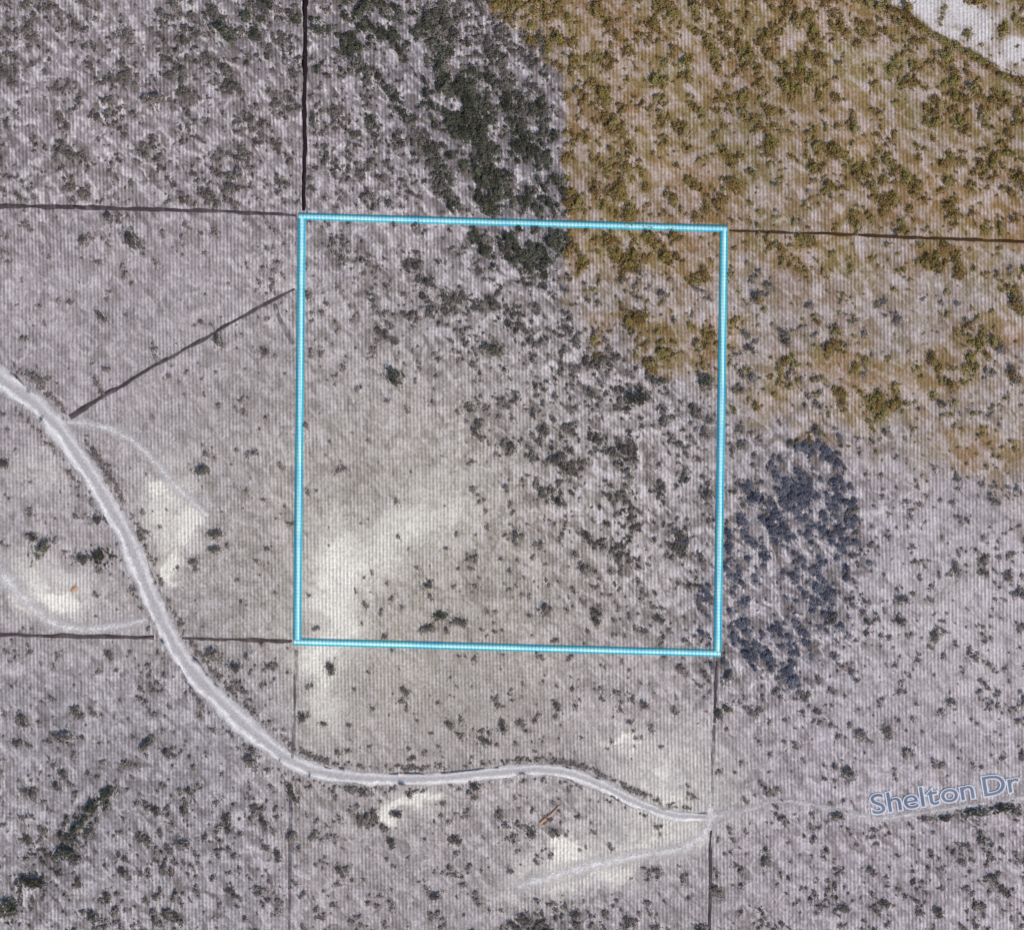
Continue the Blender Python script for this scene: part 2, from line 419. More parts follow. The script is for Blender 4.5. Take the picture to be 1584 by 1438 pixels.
# ------------------------------------------------------------------ boundary lines laid out on the land
def tape_material(name, colr, alt, alpha=1.0, patch=0.0, pixel_grid=0.0):
    m, nt, b = new_mat(name)
    b.inputs['Roughness'].default_value = 1.0
    b.inputs['Specular IOR Level'].default_value = 0.0
    pos = nd(nt, 'ShaderNodeNewGeometry').outputs['Position']
    n = noise_n(nt, pos, 0.16, 3).outputs[0]
    n2 = noise_n(nt, pos, 3.0, 3).outputs[0]
    c = mix_c(nt, ramp_n(nt, n, [(0.35, 0.0), (0.65, 1.0)]), colr, alt)
    c = mix_c(nt, 1.0, c, ramp_n(nt, n2, [(0.2, 0.85), (0.8, 1.15)]), 'MULTIPLY')
    if pixel_grid:
        sx, sy = pixel_rows(nt, pos)  # same screen pixel grid put into the strip colour
        w_ = math_n(nt, 'ADD', math_n(nt, 'MULTIPLY', math_n(nt, 'ADD', sx, math_n(nt, 'MULTIPLY', sy, 0.6)), 0.3), 0.5)
        c = mix_c(nt, 1.0, c, ramp_n(nt, w_, [(0.0, 1 - pixel_grid), (1.0, 1 + pixel_grid)]), 'MULTIPLY')
    nt.links.new(c, b.inputs['Base Color'])
    if alpha < 1 or patch:
        n3 = noise_n(nt, pos, 0.35, 3).outputs[0]
        al = ramp_n(nt, n3, [(0.36, max(0.0, alpha - patch)), (0.60, alpha)])
        nt.links.new(al, b.inputs['Alpha'])
    return m
line_prof = [(-1, -0.06), (-0.9, 0.0), (0, 0.012), (0.9, 0.0), (1, -0.06)]
box_prof = [(-1, -0.03), (-0.98, 0.03), (0.98, 0.03), (1, -0.03)]

mt_core = tape_material('pale_cyan_tape', (0.34, 0.72, 0.78), (0.52, 0.84, 0.84), pixel_grid=0.28)
mt_edge = tape_material('blue_cyan_tape', (0.055, 0.34, 0.48), (0.07, 0.42, 0.44), pixel_grid=0.28)
root = bpy.data.objects.new('parcel_outline', None)
col.objects.link(root)
tag(root, 'bright cyan square outline laid flat around the middle parcel of scrubland', 'boundary line')
Q = [(467, 335), (1120, 354), (1110, 1010), (460, 992)]
sides = [(Q[0], Q[1], 5.5, 11), (Q[1], Q[2], 6, 12.5), (Q[3], Q[2], 5.5, 11), (Q[0], Q[3], 6, 12.5)]
for k, (p, q, cw, ew) in enumerate(sides):
    d = np.array(q, float) - np.array(p, float); d /= np.hypot(*d)
    ext = 5
    a0 = np.array(p) - d * (ext if k in (0, 2) else -3); a1 = np.array(q) + d * (ext if k in (0, 2) else -3)
    pts = [(*(a0 + (a1 - a0) * t), ew) for t in np.linspace(0, 1, 12)]
    side = link('side', ribbon('outline_side', pts, 0.09 + 0.01 * (k % 2), box_prof, 6), mt_edge, root)
    pts = [(x, y, cw) for x, y, _ in pts]
    link('bright_band', ribbon('outline_band', pts, 0.105 + 0.012 * (k % 2), box_prof, 6), mt_core, side)

mt_dark = tape_material('dark_line', (0.060, 0.044, 0.046), (0.095, 0.074, 0.074), 0.90, 0.35)
mt_black = tape_material('black_line', (0.018, 0.012, 0.014), (0.030, 0.020, 0.022), 1.0, 0.15)
mt_brown = tape_material('brown_line', (0.050, 0.026, 0.014), (0.075, 0.038, 0.02), 0.95, 0.25)
mt_faint = tape_material('faint_line', (0.085, 0.075, 0.090), (0.12, 0.11, 0.12), 0.60, 0.45)
LINES = [
    ('dark_line', [(-160, 313, 9), (0, 319, 9), (150, 322, 9), (300, 326, 8), (458, 333, 7)], mt_dark,
     'thin dark line from the left edge to the outline\'s upper left corner'),
    ('black_line', [(471, -140, 11), (472, 0, 12), (472, 120, 11), (471, 230, 9), (470, 326, 9)], mt_black,
     'thick black line from the top edge down to the cyan outline'),
    ('brown_line', [(1128, 357, 6), (1250, 361, 6), (1400, 367, 7), (1584, 374, 8), (1740, 379, 8)], mt_brown,
     'thin brown line from the upper right corner of the cyan outline to the right edge'),
    ('dark_line', [(-160, 979, 8), (0, 982, 9), (120, 984, 9), (238, 986, 8)], mt_dark,
     'dark line at the lower left, ending at the left side of the winding dirt road'),
    ('dark_line', [(282, 987, 7), (360, 989, 7), (452, 991, 8)], mt_dark,
     'short dark line between the winding road and the outline\'s lower left corner'),
    ('faint_line', [(458, 1004, 7), (456, 1080, 6), (454, 1150, 6), (452, 1172, 5)], mt_faint,
     'faint grey line from the outline\'s lower left corner down to the road'),
    ('faint_line', [(450, 1212, 8), (449, 1300, 8), (448, 1380, 7), (446, 1560, 7)], mt_faint,
     'faint grey line running from the dirt road down to the bottom edge'),
    ('dark_line', [(1109, 1022, 5), (1107, 1070, 6), (1106, 1118, 7)], mt_dark,
     'short dark line dropping from the lower right corner of the cyan outline'),
    ('faint_line', [(1105, 1121, 6), (1103, 1180, 6), (1102, 1246, 6)], mt_faint,
     'faint grey line between a short dark line and the right end of the road'),
    ('dark_line', [(1100, 1284, 6), (1099, 1340, 6), (1098, 1438, 6), (1096, 1560, 6)], mt_dark,
     'dark line running down to the bottom edge from the right end of the dirt road'),
    ('dark_stroke', [(426, 470, 8), (432, 492, 9), (444, 514, 8), (454, 532, 6)], mt_faint,
     'short dark stroke under the upper end of the diagonal line beside the cyan outline'),
    ('diagonal_line', [(108, 645, 11), (170, 607, 9), (250, 560, 8), (340, 510, 8), (410, 470, 8), (456, 447, 6)], mt_dark,
     'dark diagonal line between the winding dirt road and the left side of the cyan outline'),
]
for i, (nm, pts, mt, lab) in enumerate(LINES):
    pts = [(x, y, w * 0.64) for x, y, w in pts]
    tag(link(nm, ribbon(nm, pts, 0.09 + 0.004 * i, line_prof, 3, 1.1, 20 + i), mt), lab, 'boundary line')

# ------------------------------------------------------------------ street name written along the track
mt_ink = tape_material('slate_ink', (0.15, 0.165, 0.22), (0.22, 0.235, 0.28))
mt_halo = tape_material('white_ink', (0.60, 0.62, 0.66), (0.68, 0.70, 0.74))
def glyph(ch, size, offset, name):
    cu = bpy.data.curves.new(name, 'FONT')
    cu.body = ch; cu.size = size; cu.offset = offset
    cu.resolution_u = 4
    cu.extrude = 0.02
    tmp = bpy.data.objects.new(name, cu)
    col.objects.link(tmp)
    dg = bpy.context.evaluated_depsgraph_get(); dg.update()
    me = bpy.data.meshes.new_from_object(tmp.evaluated_get(dg), depsgraph=dg)
    me.name = name
    bpy.data.objects.remove(tmp, do_unlink=True); bpy.data.curves.remove(cu)
    return me
def mesh_x(me):
    v = np.empty(len(me.vertices) * 3, np.float32); me.vertices.foreach_get('co', v)
    v = v.reshape(-1, 3); return v[:, 0].min(), v[:, 0].max(), v[:, 1].min(), v[:, 1].max()
p0 = np.array([1350.0, 1259.0]); p1 = np.array([1583.0, 1221.5])
tw = bpy.data.objects.new('street_name', None); col.objects.link(tw)
X0, Y0 = W(*p0)
ang = math.atan2(-(p1[1] - p0[1]), p1[0] - p0[0])
tz = float(height(X0, Y0)); tw.location = (X0, Y0, tz)
tw.rotation_euler = (0, 0, ang)
tag(tw, 'slate blue lettering Shelton Dr with white halo beside the right edge', 'lettering')
TXT = 'Shelton Dr'
total = float(np.hypot(*(p1 - p0)) * S)
size = 6.6
adv = []; x = 0.0
for ch in TXT:
    if ch == ' ':
        x += size * 0.20; adv.append(None); continue
    me = glyph(ch, size, 0.0, 'letter')
    a0, a1, b0, b1 = mesh_x(me)
    adv.append((x - a0, me)); x += (a1 - a0) + size * 0.085
scale = total / x
for ch, t in zip(TXT, adv):
    if t is None: continue
    ox, me = t
    lo = link('letter', me, mt_ink, tw); lx_, ly_ = ox * scale + np.array([0, 0, 3.5, 3.5, 1.7]), np.array([0, 5, 0, 5, 2.5])
    gz_ = height(X0 + lx_ * math.cos(ang) - ly_ * math.sin(ang), Y0 + lx_ * math.sin(ang) + ly_ * math.cos(ang)).max() - tz
    lo.location = (ox * scale, 0, float(gz_) + 0.20); lo.scale = (scale, 1.0, 1)
    ha = link('halo', glyph(ch, size, 0.28, 'halo'), mt_halo, lo); ha.location = (0, 0, -0.05)

# ------------------------------------------------------------------ shrubs
def shrub_mesh(seed, nleaf, lobes, leaf, tall, stems=5):
    """a lumpy clump of leaf-sized faces on a few forked stems, unit radius"""
    r = np.random.default_rng(seed)
    cen = []
    for k in range(lobes):
        a = r.uniform(0, 2 * math.pi); d = r.uniform(0.15, 0.72) if k else 0.0
        cen.append((math.cos(a) * d, math.sin(a) * d * r.uniform(0.6, 1.0), tall * r.uniform(0.35, 0.72), r.uniform(0.24, 0.5)))
    co = []; fs = []; mi = []
    for k in range(nleaf):
        cx, cy, cz, cr = cen[r.integers(len(cen))]
        v = r.normal(size=3); v /= np.linalg.norm(v); v[2] = abs(v[2]) * (1 if r.random() < 0.75 else -0.6)
        p = np.array([cx, cy, cz]) + v * cr * (r.uniform(0.25, 1.05) ** 0.6) * np.array([1, 1, tall * 0.8])
        if r.random() < 0.30:                      # straggling outer sprigs close to the ground
            a = r.uniform(0, 2 * math.pi); d = abs(r.normal()) * 0.38 + 0.55
            p = np.array([math.cos(a) * d, math.sin(a) * d * 0.85, r.uniform(0.05, 0.30) * tall])
        p[2] = max(p[2], 0.03)
        n = v * 0.55 + r.normal(size=3) * 0.55 + np.array([0, 0, 0.55]); n /= np.linalg.norm(n)
        t = np.cross(n, r.normal(size=3)); t /= np.linalg.norm(t); bt = np.cross(n, t)
        L = leaf * r.uniform(0.6, 1.5); wd = L * r.uniform(0.45, 0.8)
        b = len(co)
        co += [p - t * L, p - bt * wd + n * L * 0.15, p + t * L, p + bt * wd + n * L * 0.15]
        fs.append((b, b + 1, b + 2, b + 3)); mi.append(0)
    for k in range(stems):
        cx, cy, cz, cr = cen[k % len(cen)]
        q = np.array([cx, cy, cz]); w0 = 0.045; b = len(co)
        for (pt, ww) in ((np.array([r.uniform(-.06, .06), r.uniform(-.06, .06), -0.12]), w0), (q * 0.55 + r.normal(size=3) * 0.03, w0 * 0.7), (q, w0 * 0.3)):
            for j in range(3):
                a = j * 2.094
                co.append(pt + np.array([math.cos(a) * ww, math.sin(a) * ww, 0]))
        for lv in range(2):
            for j in range(3):
                fs.append((b + lv * 3 + j, b + lv * 3 + (j + 1) % 3, b + lv * 3 + 3 + (j + 1) % 3, b + lv * 3 + 3 + j)); mi.append(1)
    return np.array(co), np.array(fs), np.array(mi)

def leaf_material(name, cols, var_attr):
    m, nt, b = new_mat(name)
    if var_attr:
        v = nd(nt, 'ShaderNodeAttribute', attribute_name='tint').outputs['Fac']
    else:
        v = nd(nt, 'ShaderNodeObjectInfo').outputs['Random']
    pos = nd(nt, 'ShaderNodeNewGeometry').outputs['Position']
    n = noise_n(nt, pos, 2.4, 3).outputs[0]
    f = math_n(nt, 'ADD', math_n(nt, 'MULTIPLY', v, 0.85), math_n(nt, 'MULTIPLY', math_n(nt, 'SUBTRACT', n, 0.42), 1.1), True)
    r = nd(nt, 'ShaderNodeValToRGB')
    e = r.color_ramp.elements
    while len(e) < len(cols): e.new(0.5)
    for k, c in enumerate(cols):
        e[k].position = k / (len(cols) - 1); e[k].color = (*c, 1)
    nt.links.new(f, r.inputs[0])
    nt.links.new(r.outputs[0], b.inputs['Base Color'])
    b.inputs['Roughness'].default_value = 0.8
    return m
mw, ntw, bw = new_mat('bark')
ntw.links.new(mix_c(ntw, noise_n(ntw, nd(ntw, 'ShaderNodeNewGeometry').outputs['Position'], 6).outputs[0], (0.05, 0.035, 0.028), (0.12, 0.09, 0.075)), bw.inputs['Base Color'])

PAL = {
    'grey': [(0.085, 0.075, 0.063), (0.140, 0.122, 0.104), (0.185, 0.158, 0.134), (0.275, 0.230, 0.205)],
    'brown': [(0.165, 0.104, 0.036), (0.258, 0.158, 0.058), (0.232, 0.190, 0.050), (0.335, 0.262, 0.128)],
    'green': [(0.050, 0.049, 0.032), (0.078, 0.076, 0.054), (0.110, 0.110, 0.074), (0.160, 0.145, 0.110)],
    'blue': [(0.095, 0.095, 0.125), (0.135, 0.135, 0.172), (0.180, 0.178, 0.215), (0.25, 0.24, 0.275)],
}
NAMES = {'grey': 'desert_shrub', 'brown': 'brown_bush', 'green': 'dark_green_shrub', 'blue': 'blue_grey_bush'}
proto = {}
raw_small = {}
for kk, kind in enumerate(PAL):
    mi_ = leaf_material(kind + '_leaf', PAL[kind], False)
    proto[kind] = []
    for v in range(9):
        tall = [0.75, 0.8, 0.8, 0.65][kk] * (0.85 + 0.05 * v)
        co, fs, mi = shrub_mesh(100 * kk + v, 260, 4 + v % 4, 0.115, tall)
        me = raw_mesh(NAMES[kind], co, fs, False)
        me.materials.append(mi_); me.materials.append(mw)
        me.polygons.foreach_set('material_index', mi.astype(np.int32))
        proto[kind].append(me)
    raw_small[kind] = [shrub_mesh(1000 + 100 * kk + v, 56, 2 + v % 3, 0.21, 0.8, 2) for v in range(8)]

# -- scatter
XL, XR, YT, YB = -150, 1734, -130, 1568
N = 120000
sxp = rng.uniform(XL, XR, N); syp = rng.uniform(YT, YB, N)
# clumping, drawn out along the drainage direction
ua = (sxp * 0.57 + syp * 0.82); va = (-sxp * 0.82 + syp * 0.57)
cl = fbm(ua / 40, va / 17, 51, 2)
pr = density(sxp, syp) * (0.35 + 1.5 * ss(0.36, 0.68, cl))
inside = (sxp > -10) & (sxp < 1594) & (syp > -10) & (syp < 1448)
keep = rng.random(N) < pr * np.where(inside, 0.30, 0.16)
sxp, syp, cl = sxp[keep], syp[keep], cl[keep]
rad = (2.0 + 4.6 * rng.random(len(sxp)) ** 2.0 + 4.2 * ss(0.45, 0.75, cl) * rng.random(len(sxp)) ** 1.5)
rad *= 1 + 0.45 * np.clip(dark_mask(sxp, syp) - 0.1 - 0.6 * thicket_mask(sxp, syp), 0, 1)
rad *= 1 + 0.22 * brown_mask(sxp, syp)
# weedy verges, thicker on the outer side of the bend
C_ = smooth_path(ROAD[2:], 1.0)
tv = np.gradient(C_[:, :2], axis=0); tv /= np.hypot(tv[:, 0], tv[:, 1])[:, None]
for side_, pr_ in ((1, 0.34), (-1, 0.14)):
    kk_ = rng.random(len(C_)) < pr_ * (0.3 + 1.4 * ss(0.4, 0.6, fbm(np.arange(len(C_)) / 50.0, np.zeros(len(C_)), 70 + side_)))
    P_ = C_[kk_, :2] + side_ * np.stack([tv[kk_, 1], -tv[kk_, 0]], 1) * (C_[kk_, 2] * 0.5 - 1 + 9 * rng.random(kk_.sum()))[:, None]
    sxp = np.concatenate([sxp, P_[:, 0]]); syp = np.concatenate([syp, P_[:, 1]])
    rad = np.concatenate([rad, 1.8 + 2.6 * rng.random(len(P_))])
# keep roads, lines and lettering clear
def clear_of(pts, pad):
    global sxp, syp, rad
    C = smooth_path(pts, 8)
    k = np.ones(len(sxp), bool)
    for i in range(0, len(C)):
        k &= np.hypot(sxp - C[i, 0], syp - C[i, 1]) > C[i, 2] * 0.5 + rad * pad
    sxp, syp, rad = sxp[k], syp[k], rad[k]
clear_of(ROAD, 0.3)
for t, _ in TRACKS[:3]: clear_of(t, 0.5)
for (p, q, cw, ew) in sides: clear_of([(*p, ew), (*q, ew)], 0.75)
clear_of([(1345, 1250, 48), (1580, 1212, 48)], 0.8)
for nm, pts, mt, lab in LINES: clear_of(pts, 0.45)
bm2 = brown_mask(sxp, syp); tk = thicket_mask(sxp, syp)
kinds = np.where(rng.random(len(sxp)) < bm2 * 1.25 - 0.1, 'brown', np.where(rng.random(len(sxp)) < tk * 1.3 - 0.15, 'blue', 'grey'))
dk = np.clip(dark_mask(sxp, syp) - thicket_mask(sxp, syp), 0, 1) * ss(480, 420, syp)
kinds = np.where((kinds == 'grey') & (rng.random(len(sxp)) < dk * 1.5 - 0.2), 'green', kinds)

# -- single shrubs that stand out: (x, y, radius, stretch, turn, kind, label)
SPECIAL = [
    (58, 586, 13, 1.3, 30, 'grey', 'dark bushy shrub on the right verge of the dirt road near the left edge'),
    (66, 848, 14, 2.0, -52, 'green', 'long leaning dark shrub left of the dirt road, above the pale bare patch'),
    (125, 863, 12, 1.2, 0, 'grey', 'smaller left one of two dark shrubs close to the left verge of the road'),
    (158, 862, 17, 1.1, 20, 'green', 'big dark green shrub against the left verge of the winding road'),
    (148, 802, 10, 1.1, 0, 'grey', 'small reddish dark shrub touching the left edge of the road'),
    (4, 716, 9, 1.0, 0, 'grey', 'dark shrub cut by the left edge, below the road'),
    (312, 727, 11, 1.2, 10, 'grey', 'round dark shrub right of the looping side track'),
    (335, 824, 10, 1.0, 0, 'grey', 'upper of two dark shrubs right of the white bare patches'),
    (333, 848, 8, 1.2, 0, 'grey', 'lower of two dark shrubs right of the white bare patches'),
    (610, 583, 14, 1.3, 40, 'green', 'lone black shrub on smooth ground in the left half of the cyan outline'),
    (764, 541, 16, 1.4, 10, 'green', 'big dark shrub near the top middle of the cyan outline'),
    (972, 580, 9, 1.5, 40, 'grey', 'dark reddish shrub at the lower fringe of the brown grass inside the outline'),
    (985, 616, 16, 1.3, 0, 'green', 'big black shrub below the brown grass in the right half of the outline'),
    (1024, 590, 8, 1.0, 0, 'green', 'small black shrub near the right part of the outline, below brown grass'),
    (1090, 592, 14, 1.2, 60, 'green', 'black shrub pressed against the inner side of the right cyan line'),
    (1094, 766, 11, 1.1, 0, 'grey', 'dark shrub just inside the right cyan line at mid height'),
    (682, 952, 10, 1.2, 0, 'green', 'darkest shrub just above the bottom cyan line'),
    (660, 972, 10, 1.6, -20, 'grey', 'low flat shrub touching the bottom cyan line from above'),
    (712, 962, 9, 1.3, 10, 'grey', 'paler shrub right of the darkest one above the bottom cyan line'),
    (660, 905, 9, 1.4, -40, 'grey', 'soft grey shrub in the pale lower left of the outline'),
    (100, 1138, 12, 1.3, 0, 'grey', 'wide dark shrub alone in the lower left, below the dark line'),
    (23, 1148, 9, 1.1, 0, 'grey', 'shrub near the left edge, left of a wide dark shrub'),
    (225, 1152, 10, 1.6, -50, 'grey', 'slanted reddish shrub in the lower left, between lone dark shrubs and road'),
    (195, 1184, 10, 1.1, 0, 'grey', 'dark upright shrub just below the slanted reddish one'),
    (165, 1228, 13, 1.2, -50, 'green', 'black shrub at the top of a slanting row in the lower left'),
    (140, 1250, 15, 2.0, -55, 'green', 'second shrub of the slanting row in the lower left, next to the black one'),
    (118, 1282, 13, 2.0, -55, 'green', 'middle shrub of the slanting row in the lower left'),
    (98, 1318, 15, 1.5, -40, 'green', 'fourth shrub down the slanting row in the lower left'),
    (52, 1362, 18, 1.5, 0, 'green', 'wide dark shrub near the lower end of the slanting row'),
    (18, 1404, 19, 1.4, -30, 'green', 'big dark shrub in the bottom left corner'),
    (38, 1225, 9, 1.0, 0, 'grey', 'small round shrub near the left edge, left of the slanting row'),
    (285, 1306, 12, 1.2, 0, 'grey', 'dark shrub pair piece halfway between slanting row and faint bottom line'),
    (230, 1300, 8, 1.0, 0, 'grey', 'smaller shrub left of the dark one beside the slanting row'),
    (146, 1418, 10, 1.3, 20, 'grey', 'dark shrub at the bottom edge right of the corner shrub'),
    (388, 1178, 11, 1.5, 50, 'grey', 'slanted dark shrub below the road where it bends right'),
    (455, 1228, 12, 1.7, 65, 'grey', 'dark shrub just under the road at the faint bottom line'),
    (450, 1292, 10, 1.0, 0, 'grey', 'dark shrub on the faint line below the road'),
    (565, 1226, 9, 1.5, 0, 'grey', 'flat dark shrub on the lower verge of the road, left one'),
    (735, 1216, 9, 1.2, 0, 'grey', 'dark shrub on the lower verge of the road near its middle'),
    (612, 1258, 8, 1.4, 0, 'grey', 'shrub standing in the pale bare streak below the road'),
    (604, 1303, 9, 1.2, 80, 'grey', 'reddish shrub under the pale bare streak'),
    (703, 1300, 10, 1.1, 30, 'grey', 'round dark shrub alone below the middle of the road'),
    (673, 1386, 9, 1.4, -30, 'grey', 'dark shrub near the bottom edge, left of the dark brushy strip'),
    (1203, 738, 11, 1.5, 60, 'blue', 'black shrub at the top left of the blue grey thicket'),
    (1168, 772, 14, 1.2, 0, 'blue', 'big dark shrub at the left fringe of the blue grey thicket'),
    (1296, 1262, 10, 1.2, 0, 'grey', 'dark shrub on the thin track left of the lettering'),
    (1312, 1197, 11, 1.1, 80, 'grey', 'dark shrub above the thin track, left of the lettering'),
    (1372, 1132, 11, 1.2, 80, 'grey', 'lone dark shrub above the lettering'),
    (1472, 1086, 8, 1.0, 0, 'grey', 'small shrub above the lettering near the right edge'),
    (1450, 1410, 10, 1.0, 80, 'grey', 'dark shrub near the bottom right corner'),
    (1488, 1332, 8, 1.0, 50, 'grey', 'small dark shrub below the lettering'),
    (1520, 886, 8, 1.2, 20, 'grey', 'small blue grey shrub near the right edge at mid height'),
    (1397, 928, 10, 1.2, 0, 'grey', 'dark shrub just right of the blue grey thicket'),
    (1458, 1264, 10, 2.2, -10, 'grey', 'left shrub of the dark row under the lettering'),
    (1505, 1257, 14, 2.2, -12, 'green', 'middle shrub of the dark row under the lettering'),
    (1550, 1249, 13, 2.0, -8, 'green', 'right shrub of the dark row under the lettering'),
    (1432, 1266, 6, 1.6, -6, 'grey', 'smallest shrub of the dark row under the lettering'),
    (1124, 1050, 10, 1.8, -60, 'grey', 'long dark shrub just outside the lower right corner of the cyan outline'),
    (1113, 1104, 9, 1.3, 80, 'grey', 'dark shrub at the foot of the short line below the outline corner'),
    (330, 1013, 12, 1.3, 30, 'grey', 'dark shrub between the road and the short dark line below the outline'),
    (362, 1030, 11, 1.1, 0, 'grey', 'reddish dark shrub right of the road, left of the outline corner'),
    (345, 50, 20, 1.5, 25, 'green', 'biggest black shrub at the top left, left of the thick black line'),
    (385, 28, 15, 1.4, 30, 'green', 'black shrub at the top edge just left of the thick black line'),
    (493, 46, 13, 1.1, 0, 'green', 'black shrub touching the right of the thick black line at the top'),
    (240, 152, 16, 1.1, 0, 'grey', 'large brown grey shrub in the upper left square'),
    (195, 60, 15, 1.3, 60, 'grey', 'large shrub near the top left, left of the biggest black one'),
    (205, 372, 15, 1.4, 50, 'grey', 'dark shrub just under the dark line at the upper left'),
    (372, 265, 13, 1.5, 70, 'grey', 'slim dark shrub above the dark line, left of the black line'),
    (430, 165, 11, 1.2, 40, 'grey', 'dark shrub close to the left of the thick black line'),
]
for t_ in np.linspace(0, 1, 15):
    x_ = 1345 + 239 * t_ + random.uniform(-3, 3)
    y_ = float(np.interp(x_, [1345, 1400, 1460, 1510, 1590], [5, 25, 65, 90, 138])) + random.uniform(-4, 4)
    SPECIAL.append((x_, y_, random.uniform(9, 12), 2.0, 32, 'brown', 'dark brown bush in the row along the lower bank of the pale wash'))
sp_xy = np.array([(s[0], s[1], s[2]) for s in SPECIAL])
k = np.ones(len(sxp), bool)
for x_, y_, r_ in sp_xy:
    k &= np.hypot(sxp - x_, syp - y_) > r_ * 1.1
sxp, syp, rad, kinds, bm2, tk = sxp[k], syp[k], rad[k], kinds[k], bm2[k], tk[k]

def put(kind, x, y, r_, stretch, turn, label, group=None):
    X, Y = W(x, y)
    o = bpy.data.objects.new(NAMES[kind], random.choice(proto[kind]))
    col.objects.link(o)
    o.location = (X, Y, float(height(X, Y)))
    R = r_ * S * 1.12
    o.scale = (R * math.sqrt(stretch), R / math.sqrt(stretch), R * random.uniform(0.8, 1.15))
    o.rotation_euler = (0, 0, -math.radians(turn))
    tag(o, label, 'shrub', group)
    return o
for (x, y, r_, st, tn, kd, lab) in SPECIAL:
    put(kd, x, y, r_, st, tn, lab, 'bushes along the wash bank' if 'bank' in lab else None)

def zone(kind, x, y):
    in_out = 470 < x < 1112 and 350 < y < 1000
    if kind == 'brown':
        if in_out: return ('brown bush inside the cyan outline', 'brown bushes inside the outline')
        if y > 372: return ('brown bush below the brown line', 'brown bushes right of the outline')
        if x < 1130: return ('brown bush directly above the cyan outline', 'brown bushes above the outline')
        if y - (x - 1350) * 0.6 < 5: return ('brown bush beyond the pale wash', 'brown bushes beyond the wash')
        return ('brown bush between pale wash and brown line', 'brown bushes above the brown line')
    if kind == 'green':
        if y > 345: return ('dark green shrub just below the top cyan line', 'dark green shrubs below the top cyan line')
        if x < 472: return ('dark green shrub left of the black line', 'dark green shrubs left of the black line')
        return ('dark green shrub above the top cyan line', 'dark green shrubs above the top cyan line')
    if kind == 'blue':
        if x < 1115: return ('blue grey bush inside the cyan outline', 'blue grey bushes inside the outline')
        if y > 1012: return ('blue grey bush in the thicket tail', 'blue grey bushes in the thicket tail')
        return ('blue grey bush in the dense thicket', 'blue grey bushes in the thicket')
    if in_out:
        if y < 560: return ('grey shrub in the outline\'s upper part', 'shrubs in the upper part of the outline')
        if x > 780: return ('grey shrub in the outline\'s right half', 'shrubs in the right half of the outline')
        return ('grey shrub in the outline\'s lower left part', 'shrubs in the lower left of the outline')
    if y < 345 and x < 472: return ('grey shrub left of the black line', 'shrubs in the upper left square')
    if y < 345 and x < 900: return ('grey shrub between black line and brown grass', 'shrubs above the outline')
    if x >= 900 and y < 760: return ('grey shrub among the brown bushes', 'grey shrubs among brown bushes')
    if x > 1112: return ('grey shrub on open lower right ground', 'shrubs at the lower right')
    if y < 985 and x < 470:
        return ('grey shrub left of the cyan outline', 'shrubs left of the outline')
    if x < 455: return ('grey shrub below the lower dark line', 'shrubs at the lower left')
    if y < 1215: return ('grey shrub between bottom cyan line and road', 'shrubs between outline and road')
    return ('grey shrub below the road', 'shrubs below the road')

infr = (sxp > 2) & (sxp < 1582) & (syp > 2) & (syp < 1436)
single = np.zeros(len(sxp), bool)
for kind in PAL:
    lim = 290 - sum(1 for s in SPECIAL if s[5] == kind)
    idx = np.where((kinds == kind) & infr)[0]
    idx = idx[np.argsort(-rad[idx])][:lim]
    single[idx] = True
    zs = {}
    for i in idx: zs.setdefault(zone(kind, sxp[i], syp[i]), []).append(i)
    final = {}
    for (lab, grp), mem in zs.items():
        mx, my = sxp[mem], syp[mem]
        cells = {}
        for i in mem:
            if len(mem) < 8: cell = ''
            elif len(mem) > 60:
                gx_ = int(np.clip((sxp[i] - mx.min()) / (np.ptp(mx) + 1) * 5, 0, 4)); gy_ = int(np.clip((syp[i] - my.min()) / (np.ptp(my) + 1) * 5, 0, 4))
                cell = ['top', 'upper', 'middle', 'lower', 'bottom'][gy_] + ' ' + ['far left', 'left', 'centre', 'right', 'far right'][gx_]
            else:
                gx_ = int(np.clip((sxp[i] - mx.min()) / (np.ptp(mx) + 1) * 3, 0, 2)); gy_ = int(np.clip((syp[i] - my.min()) / (np.ptp(my) + 1) * 3, 0, 2))
                cell = [['upper left', 'upper middle', 'upper right'], ['middle left', 'central', 'middle right'], ['lower left', 'lower middle', 'lower right']][gy_][gx_]
            cells.setdefault(cell, []).append(i)
        for cell, ms in cells.items():
            ms = sorted(ms, key=lambda q: -rad[q])
            pre = (cell + ' ') if cell else ''
            words = ['largest ', 'second largest '] if len(ms) > 2 else (['larger ', 'smaller '] if len(ms) == 2 else [''])
            for r__, i in enumerate(ms):
                w__ = words[r__] if r__ < len(words) else ''
                if cell: L_ = f'{w__}{lab}, {cell} area' if w__ else f'ordinary {lab}, {cell} area'
                else: L_ = f'{w__}{lab}' if w__ else f'ordinary {lab}'
                final[i] = (L_.replace('ordinary', 'smaller'), grp + (', ' + cell if cell else ''))
    for i in idx:
        lab, grp = final[i]
        st = 1 + 0.7 * random.random() ** 2
        put(kind, sxp[i], syp[i], rad[i], st, random.uniform(25, 85), lab, grp)

